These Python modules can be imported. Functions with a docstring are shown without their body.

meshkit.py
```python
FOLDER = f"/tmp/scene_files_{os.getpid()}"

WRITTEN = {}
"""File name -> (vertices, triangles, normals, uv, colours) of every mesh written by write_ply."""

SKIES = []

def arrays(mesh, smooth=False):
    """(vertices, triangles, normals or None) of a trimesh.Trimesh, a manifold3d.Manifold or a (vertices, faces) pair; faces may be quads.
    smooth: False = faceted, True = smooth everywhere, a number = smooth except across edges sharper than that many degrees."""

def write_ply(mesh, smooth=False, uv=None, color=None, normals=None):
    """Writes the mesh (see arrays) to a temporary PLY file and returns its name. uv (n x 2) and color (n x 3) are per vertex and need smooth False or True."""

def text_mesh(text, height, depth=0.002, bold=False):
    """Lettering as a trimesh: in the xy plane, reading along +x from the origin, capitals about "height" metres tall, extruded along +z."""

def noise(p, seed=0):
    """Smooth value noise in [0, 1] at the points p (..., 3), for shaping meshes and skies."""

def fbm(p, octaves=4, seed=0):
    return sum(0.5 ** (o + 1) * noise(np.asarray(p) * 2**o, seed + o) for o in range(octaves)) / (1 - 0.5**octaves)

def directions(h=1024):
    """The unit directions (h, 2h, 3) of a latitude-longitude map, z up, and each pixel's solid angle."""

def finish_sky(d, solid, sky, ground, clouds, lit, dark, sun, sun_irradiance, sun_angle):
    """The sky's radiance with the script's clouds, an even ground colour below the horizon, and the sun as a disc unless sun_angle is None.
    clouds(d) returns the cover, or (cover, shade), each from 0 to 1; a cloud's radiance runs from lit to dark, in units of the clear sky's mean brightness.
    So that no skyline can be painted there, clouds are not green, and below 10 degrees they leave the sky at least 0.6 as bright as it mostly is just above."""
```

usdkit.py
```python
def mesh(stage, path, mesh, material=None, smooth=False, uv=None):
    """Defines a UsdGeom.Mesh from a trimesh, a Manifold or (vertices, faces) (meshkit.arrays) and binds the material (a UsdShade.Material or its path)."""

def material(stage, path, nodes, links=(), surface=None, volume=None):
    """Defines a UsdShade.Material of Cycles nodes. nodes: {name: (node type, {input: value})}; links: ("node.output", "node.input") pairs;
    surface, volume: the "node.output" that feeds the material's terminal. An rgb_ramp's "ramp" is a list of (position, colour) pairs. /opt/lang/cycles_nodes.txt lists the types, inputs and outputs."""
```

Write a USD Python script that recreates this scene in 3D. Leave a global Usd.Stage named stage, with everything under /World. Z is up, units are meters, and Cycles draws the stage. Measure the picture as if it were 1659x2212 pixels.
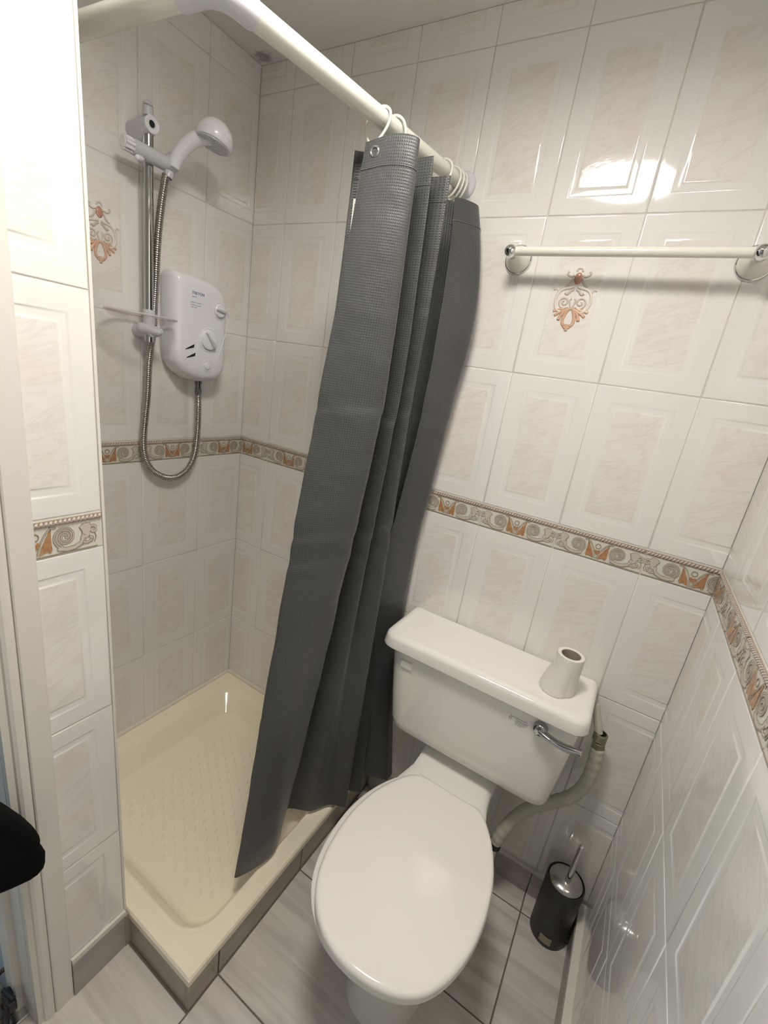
import math, random
import numpy as np, trimesh, manifold3d as m3, meshkit, usdkit
from shapely.geometry import Polygon, LineString, Point, box as sbox
from shapely.ops import unary_union
from shapely import affinity
from pxr import Usd, UsdGeom, UsdLux, UsdShade, Gf, Sdf, Vt

random.seed(7); RNG = np.random.default_rng(7)
stage = Usd.Stage.CreateInMemory()
UsdGeom.SetStageUpAxis(stage, UsdGeom.Tokens.z); UsdGeom.SetStageMetersPerUnit(stage, 1.0)
UsdGeom.Xform.Define(stage, '/World'); UsdGeom.Scope.Define(stage, '/World/Looks')

# ------------------------------------------------------------------ camera, light, exposure
cam = UsdGeom.Camera.Define(stage, '/World/camera')
AX = [[0.8469974638, 0.5106091548, 0.1478972186], [0.2728427399, -0.1787861552, -0.9453001375], [-0.4562369291, 0.8410195013, -0.2907474208]]  # right, down, forward
EYE = (1.2644, -1.1558, 1.4166)
cam.AddTransformOp().Set(Gf.Matrix4d(*AX[0], 0, *[-a for a in AX[1]], 0, *[-a for a in AX[2]], 0, *EYE, 1))
cam.CreateHorizontalApertureAttr(36.0); cam.CreateFocalLengthAttr(36.0 * 961.03 / 1659)
cam.CreateClippingRangeAttr((0.03, 100.0)); cam.CreateExposureAttr(0.0)
LAMP = 60.5                      # radiance of the ceiling light's diffuser
LAMP_COL = (1.0, 0.945, 0.87)
dome = UsdLux.DomeLight.Define(stage, '/World/sky'); dome.CreateIntensityAttr(0.35); dome.CreateColorAttr(Gf.Vec3f(0.55, 0.75, 1.0))
day = UsdLux.RectLight.Define(stage, '/World/hall_daylight')   # daylight through the hall's window
day.CreateWidthAttr(0.7); day.CreateHeightAttr(1.0); day.CreateIntensityAttr(3.2); day.CreateColorAttr(Gf.Vec3f(0.70, 0.86, 1.0))
day.AddTranslateOp().Set(Gf.Vec3d(-0.885, -1.75, 1.45)); day.AddRotateYOp().Set(-90.0)

# ------------------------------------------------------------------ room measures
W, ZC = 1.4789, 2.2264           # right wall, ceiling
TW, TH, BH = 0.2, 0.3417, 0.0643 # tile width, height, border height
ZB = 1.1283                      # top of the border
XN, YN = 0.5115, -0.7451         # face and end of the wall beside the door
LEAN = 0.016                     # that wall's end is out of plumb
XT, YT, ZT = 0.7430, -0.7420, 0.1095   # shower tray
YF = -1.95                       # wall behind the camera

# ------------------------------------------------------------------ helpers
def numbered(path):
    if not stage.GetPrimAtPath(path): return path
    k = 1
    while stage.GetPrimAtPath(f'{path}_{k:03d}'): k += 1
    return f'{path}_{k:03d}'
def meta(p, label=None, cat=None, group=None, kind=None):
    for k, v in (('label', label), ('category', cat), ('group', group), ('kind', kind)):
        if v: p.SetCustomDataByKey(k, v)
    return p
def thing(name, label, cat, loc=(0, 0, 0), group=None, kind=None):
    x = UsdGeom.Xform.Define(stage, numbered('/World/' + name))
    x.AddTranslateOp().Set(Gf.Vec3d(*map(float, loc)))
    p = x.GetPrim(); ORIG[str(p.GetPath())] = np.array(loc, float)
    return meta(p, label, cat, group, kind)
ORIG = {}
def obj(name, mesh, mat, parent=None, smooth=False, label=None, cat=None, group=None, kind=None, uv=None, prim=None):
    """world-space mesh -> ONE Mesh prim under parent (local to the thing's base)"""
    base = str(parent.GetPath()) if parent is not None else '/World'
    v, f, n = meshkit.arrays(mesh, smooth)
    top = '/'.join(base.split('/')[:3])
    v = v - ORIG.get(top, 0)
    m = usdkit.mesh(stage, numbered(base + '/' + name), (v, f), MAT[mat] if isinstance(mat, str) else mat, uv=uv)
    if n is not None:
        m.CreateNormalsAttr(Vt.Vec3fArray.FromNumpy(n.astype(np.float32))); m.SetNormalsInterpolation('vertex')
    if prim is not None:
        UsdGeom.PrimvarsAPI(m).CreatePrimvar('panel', Sdf.ValueTypeNames.FloatArray, 'vertex').Set(Vt.FloatArray.FromNumpy(np.asarray(prim, np.float32)))
    return meta(m.GetPrim(), label, cat, group, kind)
def cat(*ms): return trimesh.util.concatenate([m for m in ms if m is not None])
def tm(man):
    m = man.to_mesh(); return trimesh.Trimesh(m.vert_properties[:, :3], m.tri_verts, process=False)
def bx(x0, x1, y0, y1, z0, z1):
    b = trimesh.creation.box((abs(x1 - x0), abs(y1 - y0), abs(z1 - z0))); b.apply_translation(((x0 + x1) / 2, (y0 + y1) / 2, (z0 + z1) / 2)); return b
def rbox(x0, x1, y0, y1, z0, z1, r, seg=12):
    pts = [m3.Manifold.sphere(r, seg).translate((x, y, z)) for x in (x0 + r, x1 - r) for y in (y0 + r, y1 - r) for z in (z0 + r, z1 - r)]
    return tm(m3.Manifold.batch_hull(pts))
def frame(d, up=(0, 0, 1)):
    d = np.asarray(d, float); d = d / np.linalg.norm(d); up = np.asarray(up, float)
    if abs(d @ up) > .95: up = np.array((1., 0, 0))
    a = np.cross(up, d); a /= np.linalg.norm(a); return a, np.cross(d, a), d
def lathe(prof, seg=40, at=(0, 0, 0), axis=(0, 0, 1)):
    """profile of (radius, height) turned round axis"""
    a, b, c = frame(axis); t = np.linspace(0, 2 * np.pi, seg, endpoint=False); V = []
    for r, h in prof: V.append(np.outer(np.cos(t) * r, a) + np.outer(np.sin(t) * r, b) + c * h)
    return skin(np.array(V) + np.asarray(at, float), closed=True, caps=False)
def skin(R, closed=True, caps=True):
    """rings (k, n, 3) -> surface"""
    k, n, _ = R.shape; i = np.arange(k - 1)[:, None] * n; j = np.arange(n if closed else n - 1)[None]; j2 = (j + 1) % n
    q = np.stack([i + j, i + j2, i + n + j2, i + n + j], -1).reshape(-1, 4)
    F = np.vstack([q[:, [0, 1, 2]], q[:, [0, 2, 3]]]); V = R.reshape(-1, 3)
    if caps:
        for ring, flip in ((0, True), (k - 1, False)):
            c = len(V); V = np.vstack([V, R[ring].mean(0)]); a = ring * n + np.arange(n); b = ring * n + (np.arange(n) + 1) % n
            F = np.vstack([F, np.stack([b, a, np.full(n, c)], 1) if flip else np.stack([a, b, np.full(n, c)], 1)])
    return trimesh.Trimesh(V, F, process=False)
def spline(P, n):
    P = np.asarray(P, float); d = np.r_[0, np.cumsum(np.linalg.norm(np.diff(P, axis=0), axis=1) ** .5)]
    from scipy.interpolate import CubicSpline
    return CubicSpline(d, P)(np.linspace(0, d[-1], n))
def tube(P, r, seg=14, caps=True, ell=1.0, up=(0, 0, 1)):
    P = np.asarray(P, float); r = np.broadcast_to(r, len(P)); T = np.gradient(P, axis=0); T /= np.linalg.norm(T, axis=1, keepdims=True)
    a, b, _ = frame(T[0], up); t = np.linspace(0, 2 * np.pi, seg, endpoint=False); V = []
    for p, d, rr in zip(P, T, r):
        a = a - d * (a @ d); a /= np.linalg.norm(a); b = np.cross(d, a)
        V.append(p + rr * (np.outer(np.cos(t), a) + ell * np.outer(np.sin(t), b)))
    return skin(np.array(V), True, caps)
def prism(poly, h, O=(0, 0, 0), U=(1, 0, 0), V=(0, 1, 0), w0=0.0):
    """shapely polygon in (u, v) raised to h along U x V"""
    U, V, O = (np.asarray(a, float) for a in (U, V, O)); N = np.cross(U, V); out = []
    for g in getattr(poly, 'geoms', [poly]):
        if g.area < 1e-9: continue
        m = trimesh.creation.extrude_polygon(g, h, engine='earcut'); m.vertices = O + np.outer(m.vertices[:, 0], U) + np.outer(m.vertices[:, 1], V) + np.outer(m.vertices[:, 2] + w0, N); out.append(m)
    return cat(*out)
def rrect(x0, x1, y0, y1, r, n=8):
    return sbox(x0 + r, y0 + r, x1 - r, y1 - r).buffer(r, n)
def ring_pts(poly, n, start=None):
    L = poly.exterior; p = np.array([L.interpolate(i / n, True).coords[0] for i in range(n)])
    a = Polygon(p); 
    return p if a.exterior.is_ccw else p[::-1]

# ------------------------------------------------------------------ materials
MAT = {}
def mat(name, col, rough=.5, metal=0., links=(), nodes=None, **kw):
    nd = {'p': ('principled_bsdf', dict(base_color=col, roughness=rough, metallic=metal, **kw))}
    nd.update(nodes or {}); MAT[name] = usdkit.material(stage, '/World/Looks/' + name, nd, list(links), surface='p.BSDF')
def tile_nodes():
    n = {'g': ('geometry', {}), 's': ('separate_xyz', {}), 'h': ('math', dict(math_type='add')),
         'c': ('combine_xyz', {}), 'm1': ('mapping', dict(mapping_type='texture', rotation=(0, 0, 0.42), scale=(.20, .042, 1.0))),
         'n1': ('noise_texture', dict(scale=1.0, detail=4.0, roughness=.55, distortion=1.6)),
         'v': ('rgb_ramp', dict(ramp=[(0, (0, 0, 0)), (.46, (0, 0, 0)), (.5, (1, 1, 1)), (.54, (0, 0, 0)), (1, (0, 0, 0))])),
         'n2': ('noise_texture', dict(scale=13.0, detail=3.0, roughness=.6)),
         'b': ('rgb_ramp', dict(ramp=[(0, (.865, .848, .805)), (.42, (.86, .835, .79)), (.56, (.852, .812, .762)), (.68, (.845, .785, .725)), (1, (.83, .735, .66))])),
         'n3': ('noise_texture', dict(scale=9.0, detail=2.0)),
         'vm': ('math', dict(math_type='multiply', value2=.30)), 'vc': ('mix', dict(color2=(.68, .62, .56))),
         'a': ('attribute', dict(attribute='panel')), 'mx': ('mix', dict(color1=(.865, .85, .815))),
         'bh': ('math', dict(math_type='multiply')), 'bp': ('bump', dict(strength=.2, distance=.0012)),
         'p': ('principled_bsdf', dict(roughness=.055, ior=1.62, specular_ior_level=.6))}
    l = [('g.position', 's.vector'), ('s.x', 'h.value1'), ('s.y', 'h.value2'), ('h.value', 'c.x'), ('s.z', 'c.y'), ('c.vector', 'm1.vector'), ('m1.vector', 'n1.vector'),
         ('n1.fac', 'v.fac'), ('c.vector', 'n2.vector'), ('n2.fac', 'b.fac'), ('v.color', 'vm.value1'), ('vm.value', 'vc.fac'), ('b.color', 'vc.color1'),
         ('a.fac', 'mx.fac'), ('vc.color', 'mx.color2'), ('mx.color', 'p.base_color'), ('n1.fac', 'bh.value1'), ('a.fac', 'bh.value2'), ('bh.value', 'bp.height'), ('bp.normal', 'p.normal')]
    return n, l
_n, _l = tile_nodes(); MAT['wall_tile'] = usdkit.material(stage, '/World/Looks/wall_tile', _n, _l, surface='p.BSDF')
mat('grout', (.66, .63, .58), .8)
mat('white_grout', (.74, .71, .64), .6)
mat('front_paint', (.30, .30, .275), .5)
mat('tile_side', (.84, .82, .77), .25)
mat('ceiling_paint', (.88, .86, .83), .8, nodes={'g': ('geometry', {}), 'mp': ('mapping', dict(location=(-.035, .03, -2.2264))), 'gr': ('gradient_texture', dict(gradient_type='spherical')),
    'ms': ('mapping', dict(scale=(13., 22., 13.))), 'n': ('noise_texture', dict(scale=55., detail=3.)), 'mu': ('math', dict(math_type='multiply')), 'r': ('rgb_ramp', dict(ramp=[(0, (.88, .86, .83)), (.2, (.88, .86, .83)), (.40, (.42, .40, .37)), (1, (.3, .29, .27))]))},
    links=[('g.position', 'mp.vector'), ('mp.vector', 'ms.vector'), ('ms.vector', 'gr.vector'), ('g.position', 'n.vector'), ('gr.fac', 'mu.value1'), ('n.fac', 'mu.value2'), ('mu.value', 'r.fac'), ('r.color', 'p.base_color')])
mat('white_paint', (.80, .765, .71), .38, nodes={'n': ('noise_texture', dict(scale=45., detail=5.)), 'g': ('geometry', {}), 'r': ('rgb_ramp', dict(ramp=[(0, (.60, .55, .48)), (.3, (.78, .745, .69)), (1, (.80, .77, .72))])), 'bp': ('bump', dict(strength=.15, distance=.002))},
    links=[('g.position', 'n.vector'), ('n.fac', 'r.fac'), ('r.color', 'p.base_color'), ('n.fac', 'bp.height'), ('bp.normal', 'p.normal')])
def streaked(name, cols, rough, rot=0.25, sc=(2.2, 26., 2.2)):
    mat(name, cols[0], rough, nodes={'g': ('geometry', {}), 'mp': ('mapping', dict(rotation=(0, 0, rot), scale=sc)), 'n': ('noise_texture', dict(scale=1., detail=5., roughness=.6, distortion=.6)),
        'r': ('rgb_ramp', dict(ramp=[(0, cols[0]), (.4, cols[0]), (.6, cols[1]), (1, cols[1])])), 'oi': ('object_info', {}), 'sh': ('combine_xyz', {}), 'ad': ('mix', dict(mix_type='add', fac=1.)), 'sm': ('math', dict(math_type='multiply', value2=7.))},
        links=[('g.position', 'ad.color1'), ('oi.random', 'sm.value1'), ('sm.value', 'sh.y'), ('sh.vector', 'ad.color2'), ('ad.color', 'mp.vector'), ('mp.vector', 'n.vector'), ('n.fac', 'r.fac'), ('r.color', 'p.base_color')])
streaked('floor_tile', [(.54, .50, .452), (.69, .645, .592)], .32)
streaked('skirting_tile', [(.36, .335, .305), (.43, .40, .36)], .35, 0, (3., 3., 20.))
streaked('plinth_tile', [(.33, .295, .235), (.40, .36, .295)], .33, 0, (3., 3., 24.))
mat('floor_grout', (.16, .135, .105), .8)
mat('hall_floor', (.52, .54, .55), .4)
mat('hall_paint', (.64, .68, .71), .6)
mat('tray', (.96, .875, .68), .14)
mat('tray_caulk', (.82, .75, .62), .35)
mat('plastic_white', (.84, .84, .86), .2)
mat('plastic_grey', (.60, .60, .62), .28)
mat('plastic_cream', (.80, .78, .70), .3)
mat('print_blue', (.03, .05, .30), .4); mat('print_pale_blue', (.16, .24, .42), .4); mat('print_grey', (.16, .15, .14), .5); mat('print_black', (.015, .015, .018), .4)
mat('chrome', (.72, .72, .72), .06, 1.); mat('brushed_steel', (.62, .61, .59), .17, 1.); mat('dark_chrome', (.22, .215, .21), .15, 1.)
mat('rail_chrome', (.50, .50, .48), .07, 1.)
mat('lever_chrome', (.45, .45, .44), .1, 1.)
mat('hose_steel', (.42, .395, .36), .28, 1.)
mat('brass', (.30, .29, .20), .3, 1.)
mat('black_hole', (.004, .004, .01), .5)
mat('clear_acrylic', (.97, .93, .93), .08, transmission_weight=.9, ior=1.35)
MAT['clear_sheet'] = usdkit.material(stage, '/World/Looks/clear_sheet', {'t': ('transparent_bsdf', dict(color=(.975, .965, .965))), 'g': ('glossy_bsdf', dict(color=(.95, .93, .93), roughness=.08)), 'm': ('mix_closure', dict(fac=.09))}, [('t.BSDF', 'm.closure1'), ('g.BSDF', 'm.closure2')], surface='m.closure')
MAT['frosted_rim'] = usdkit.material(stage, '/World/Looks/frosted_rim', {'t': ('transparent_bsdf', dict(color=(.96, .94, .94))), 'g': ('principled_bsdf', dict(base_color=(.80, .76, .76), roughness=.12)), 'm': ('mix_closure', dict(fac=.42))}, [('t.BSDF', 'm.closure1'), ('g.BSDF', 'm.closure2')], surface='m.closure')
mat('rail_white', (.80, .80, .72), .2)
mat('elbow_white', (.70, .69, .74), .25)
mat('ceramic', (.88, .86, .81), .06, specular_ior_level=.55)
mat('lid_plastic', (.88, .85, .80), .07)
mat('towel_rail_cream', (.80, .79, .70), .18)
mat('paper', (.82, .79, .73), .9); mat('card', (.36, .32, .27), .9)
mat('foam_lagging', (.52, .50, .43), .85)
mat('holder_black', (.028, .028, .027), .42)
mat('black_cloth', (.005, .005, .005), .95, specular_ior_level=.1)
mat('pack_cream', (.62, .60, .48), .75); mat('strap_black', (.02, .018, .02), .6); mat('strap_brown', (.16, .10, .09), .7)
mat('sticker_gold', (.30, .28, .19), .4); mat('label_white', (.72, .70, .66), .5); mat('sticker', (.90, .88, .84), .4)
mat('rope_light', (.58, .50, .44), .2); mat('rope_brown', (.40, .30, .235), .2); mat('border_ground', (.71, .69, .60), .15)
mat('scroll_grey', (.60, .55, .46), .2); mat('scroll_dark', (.33, .275, .215), .2); mat('leaf_orange', (.47, .22, .09), .2, nodes={'g': ('geometry', {}), 'n': ('noise_texture', dict(scale=120.)), 'r': ('rgb_ramp', dict(ramp=[(.3, (.36, .18, .085)), (.7, (.54, .30, .155))]))}, links=[('g.position', 'n.vector'), ('n.fac', 'r.fac'), ('r.color', 'p.base_color')])
mat('motif_cream', (.78, .72, .64), .12); mat('motif_taupe', (.62, .54, .45), .12); mat('motif_copper', (.66, .43, .30), .12); mat('motif_gem', (.52, .29, .21), .12)
MAT['lamp'] = usdkit.material(stage, '/World/Looks/lamp', {'e': ('emission', dict(color=LAMP_COL, strength=LAMP))}, surface='e.emission')
# curtain: grey woven polyester with a fine waffle
MAT['curtain'] = usdkit.material(stage, '/World/Looks/curtain', {
    'tc': ('texture_coordinate', {}), 's': ('separate_xyz', {}),
    'a1': ('math', dict(math_type='multiply', value2=2 * math.pi / .0048)), 'a2': ('math', dict(math_type='multiply', value2=2 * math.pi / .0048)),
    's1': ('math', dict(math_type='sine')), 's2': ('math', dict(math_type='sine')), 'm': ('math', dict(math_type='maximum')),
    'r': ('rgb_ramp', dict(ramp=[(0, (.046, .048, .048)), (.55, (.052, .054, .053)), (.9, (.072, .073, .071)), (1, (.082, .083, .080))])),
    'mr': ('map_range', dict(from_min=-1., from_max=1.)),
    'n': ('noise_texture', dict(scale=9., detail=4.)), 'bp': ('bump', dict(strength=.22, distance=.0008)), 'bq': ('bump', dict(strength=.35, distance=.012)),
    'p': ('principled_bsdf', dict(roughness=.42, specular_ior_level=.5, sheen_weight=.25, sheen_roughness=.4))},
    [('tc.UV', 's.vector'), ('s.x', 'a1.value1'), ('s.y', 'a2.value1'), ('a1.value', 's1.value1'), ('a2.value', 's2.value1'), ('s1.value', 'm.value1'), ('s2.value', 'm.value2'),
     ('m.value', 'mr.value'), ('mr.result', 'r.fac'), ('r.color', 'p.base_color'), ('m.value', 'bp.height'), ('tc.UV', 'n.vector'), ('n.fac', 'bq.height'), ('bq.normal', 'bp.normal'), ('bp.normal', 'p.normal')], surface='p.BSDF')
mat('curtain_hem', (.20, .20, .19), .5)

# ------------------------------------------------------------------ tiled walls
GAP = 0.0010
RINGS = [(0, -.0065, 0), (0, -.0013, 0), (.0006, -.0007, 0), (.0016, -.0002, 0), (.0030, -.0001, 0), (.0060, -.0001, 0), (.0075, 0, 0), (.0325, 0, 0), (.0340, -.0001, 0), (.0362, -.0010, 0), (.0383, -.0012, 0), (.0452, -.0012, 0), (.0475, -.0010, 0), (.0500, -.0001, 1), (.0518, 0, 1)]
def full_tile(panel=True):
    w, h = TW - 2 * GAP, TH - 2 * GAP; V, p = [], []
    for d, z, a in RINGS:
        V += [(GAP + d, GAP + d, z), (GAP + w - d, GAP + d, z), (GAP + w - d, GAP + h - d, z), (GAP + d, GAP + h - d, z)]
    F = []
    for k in range(len(RINGS) - 1):
        for j in range(4):
            a, b = 4 * k + j, 4 * k + (j + 1) % 4; F += [(a, b, b + 4), (a, b + 4, a + 4)]
    c = 4 * (len(RINGS) - 1); F += [(c, c + 1, c + 2), (c, c + 2, c + 3)]
    return trimesh.Trimesh(np.array(V), np.array(F), process=False)
FULL = full_tile()
def cut_tile(u0, u1, v0, v1):
    m = FULL
    for ax, val, sgn in ((0, u0, 1), (0, u1, -1), (1, v0, 1), (1, v1, -1)):
        lo, hi = m.bounds[:, ax]
        if (sgn > 0 and val <= lo + 1e-4) or (sgn < 0 and val >= hi - 1e-4): continue
        n = np.zeros(3); n[ax] = sgn; o = np.zeros(3); o[ax] = val + sgn * GAP
        m = trimesh.intersections.slice_mesh_plane(m, n, o)
    d = np.minimum.reduce([m.vertices[:, 0] - GAP, TW - GAP - m.vertices[:, 0], m.vertices[:, 1] - GAP, TH - GAP - m.vertices[:, 1]])
    p = np.interp(d, [.0470, .0498], [0, 1])
    return m, p
BORDER = {}
def scroll_shapes():
    """print of the border: shapes in (u, v) on a 0.2 x 0.0643 strip"""
    def spiral(cx, cy, r0, r1, a0, turns, s=1, n=40):
        t = np.linspace(0, 1, n); r = r0 + (r1 - r0) * t; a = a0 + turns * 2 * np.pi * t
        return [(cx + s * rr * math.cos(aa), cy + rr * math.sin(aa)) for rr, aa in zip(r, a)]
    dark, grey, leaf, gnd = [], [], [], []
    for s in (1, -1):
        X = lambda u: .1 + s * u
        P = lambda pts: [(X(a), b) for a, b in pts]
        # scroll: a big curl that runs out along the foot to the end leaves
        curl = [(.1 + s * (u - .1), v) for u, v in spiral(.1455, .0300, .0175, .0030, -2.0, -1.75)]
        foot = P([(.078, .0250), (.072, .0140), (.060, .0085), (.047, .0075), (.036, .0105)])
        grey.append(LineString(foot).buffer(.0040)); grey.append(LineString(curl).buffer(.0030))
        dark.append(LineString(curl).buffer(.0009)); dark.append(LineString([(a, b - .0032) for a, b in foot]).buffer(.0007))
        # acanthus at the tile's end
        grey.append(Polygon(P([(.070, .0210), (.074, .0330), (.069, .0420), (.076, .0470), (.086, .0475), (.090, .0400), (.085, .0340), (.083, .0240), (.078, .0170)])))
        c2 = spiral(.0925, .0340, .0075, .0022, 2.4, -1.0); grey.append(LineString([(X(a), b) for a, b in [(.082, .0230), (.085, .0300)]] + [(.1 + s * a, b) for a, b in [(u, v) for u, v in c2]]).buffer(.0020))
        dark.append(LineString(P([(.070, .0400), (.073, .0350), (.0735, .0300), (.078, .0270)])).buffer(.0008))
        c3 = P([(.072, .0150), (.082, .0125), (.089, .0150), (.0905, .0195), (.087, .0215)]); grey.append(LineString(c3).buffer(.0022)); dark.append(LineString([(a, b - .002) for a, b in c3[:4]]).buffer(.0007))
        dark.append(LineString(P([(.094, .012), (.097, .020), (.095, .027)])).buffer(.0006))
        # terracotta leaf
        leaf.append(Polygon(P([(.0045, .0060), (.0080, .0180), (.0140, .0300), (.0215, .0430), (.0245, .0470), (.0235, .0330), (.0240, .0200), (.0245, .0120), (.0215, .0070), (.0165, .0105), (.0110, .0085)])))
        grey.append(LineString(P([(.002, .0080), (.007, .0260), (.015, .0400), (.0235, .0490), (.031, .0480)])).buffer(.0012))
    leaf.append(Polygon([(.0925, .024), (.096, .029), (.1, .026), (.104, .029), (.1075, .024), (.1, .016)]))
    dark.append(Point(.1, .0375).buffer(.0065).difference(Point(.1, .0375).buffer(.0048)))
    dark.append(sbox(.002, .0018, .198, .0036))
    clip = sbox(.0012, .0012, .1988, .0505); G = unary_union(grey).intersection(clip); L = unary_union(leaf).intersection(clip)
    D = unary_union(dark).intersection(clip).difference(L)
    G = G.difference(L); D = unary_union([D, G.buffer(.0003).difference(G.buffer(-.0006))]).intersection(clip).difference(L); return G.simplify(.0003), D.simplify(.0002), L.simplify(.0002)
G_, D_, L_ = scroll_shapes()
def local(m, O, U, N):
    V = np.array((0., 0, 1)); U, N, O = (np.asarray(a, float) for a in (U, N, O)); m = m.copy()
    m.vertices = O + np.outer(m.vertices[:, 0], U) + np.outer(m.vertices[:, 1], V) + np.outer(m.vertices[:, 2], N); return m
def border_tile(wall, O, U, N, u0, u1, slide=0.):
    """O is the lower left corner of the whole 0.2 m tile; the part u0..u1 stands on this wall"""
    if slide: O = np.asarray(O, float) - np.asarray(U, float) * slide; u0, u1 = u0 + slide, u1 + slide
    V = (0, 0, 1); c = sbox(u0 + GAP, GAP, u1 - GAP, BH - GAP)
    P = lambda poly, h, w0: prism(poly.intersection(c), h, O, U, V, w0)
    t = obj('border_tile', cat(P(c, .0060, -.0065)), 'border_ground', wall)
    obj('scrolls', P(G_, .0009, -.0006), 'scroll_grey', t, label='grey raised scrolls'); obj('scroll_lines', P(D_, .0010, -.0005), 'scroll_dark', t)
    l = P(L_, .0013, -.0006)
    if l is not None and len(l.vertices): obj('leaves', l, 'leaf_orange', t, label='terracotta leaves')
    us = np.arange(u0 + .004, u1 - .002, .0072)
    rope = [local(tube(np.array([(u - .0028, .0535, .0005), (u, .0565, .0016), (u + .0028, .0595, .0005)]), (.0016, .0026, .0016), 6), O, U, N) for u in us]
    obj('rope', cat(*rope), 'rope_light', t)
    obj('rope_band', cat(P(sbox(u0, .0515, u1, .0545), .0014, -.0006), P(sbox(u0, .0545, u1, .0612), .0008, -.0006)), 'rope_brown', t, label='brown band under the rope')
def tiled(wall, O, U, N, edges, zbot, ztop, u_off=None, motif=()):
    """edges: wall distances of vertical joints along U from O; first / last columns cut"""
    U, N, O = (np.asarray(a, float) for a in (U, N, O))
    rows = [(ZB + k * TH, ZB + (k + 1) * TH) for k in range(4)] + [(ZB - BH - (k + 1) * TH, ZB - BH - k * TH) for k in range(4)]
    for k in range(len(edges) - 1):
        e0, e1 = edges[k], edges[k + 1]; w = e1 - e0
        if w < .012: continue
        ua = 0. if (w > TW - .002 or k == len(edges) - 2) else TW - w
        if u_off and k in u_off: ua = u_off[k]
        for r0, r1 in rows:
            a, b = max(r0, zbot), min(r1, ztop)
            if b - a < .012: continue
            m, p = cut_tile(ua, ua + w, a - r0, b - r0)
            m = local(m, O + U * (e0 - ua) + np.array((0, 0, r0)), U, N)
            t = obj('tile', m, 'wall_tile', wall, smooth=True, prim=p)
            if (k, round((r0 - ZB) / TH)) in motif and r0 > 1: make_motif(t, O + U * (e0 - ua + TW / 2) + np.array((0, 0, r0 + .170)), U, N)
        if zbot < ZB - BH < ztop: border_tile(wall, O + U * (e0 - ua) + np.array((0, 0, ZB - BH)), U, N, ua, ua + w, .009 if len(edges) == 2 else 0.)
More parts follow.
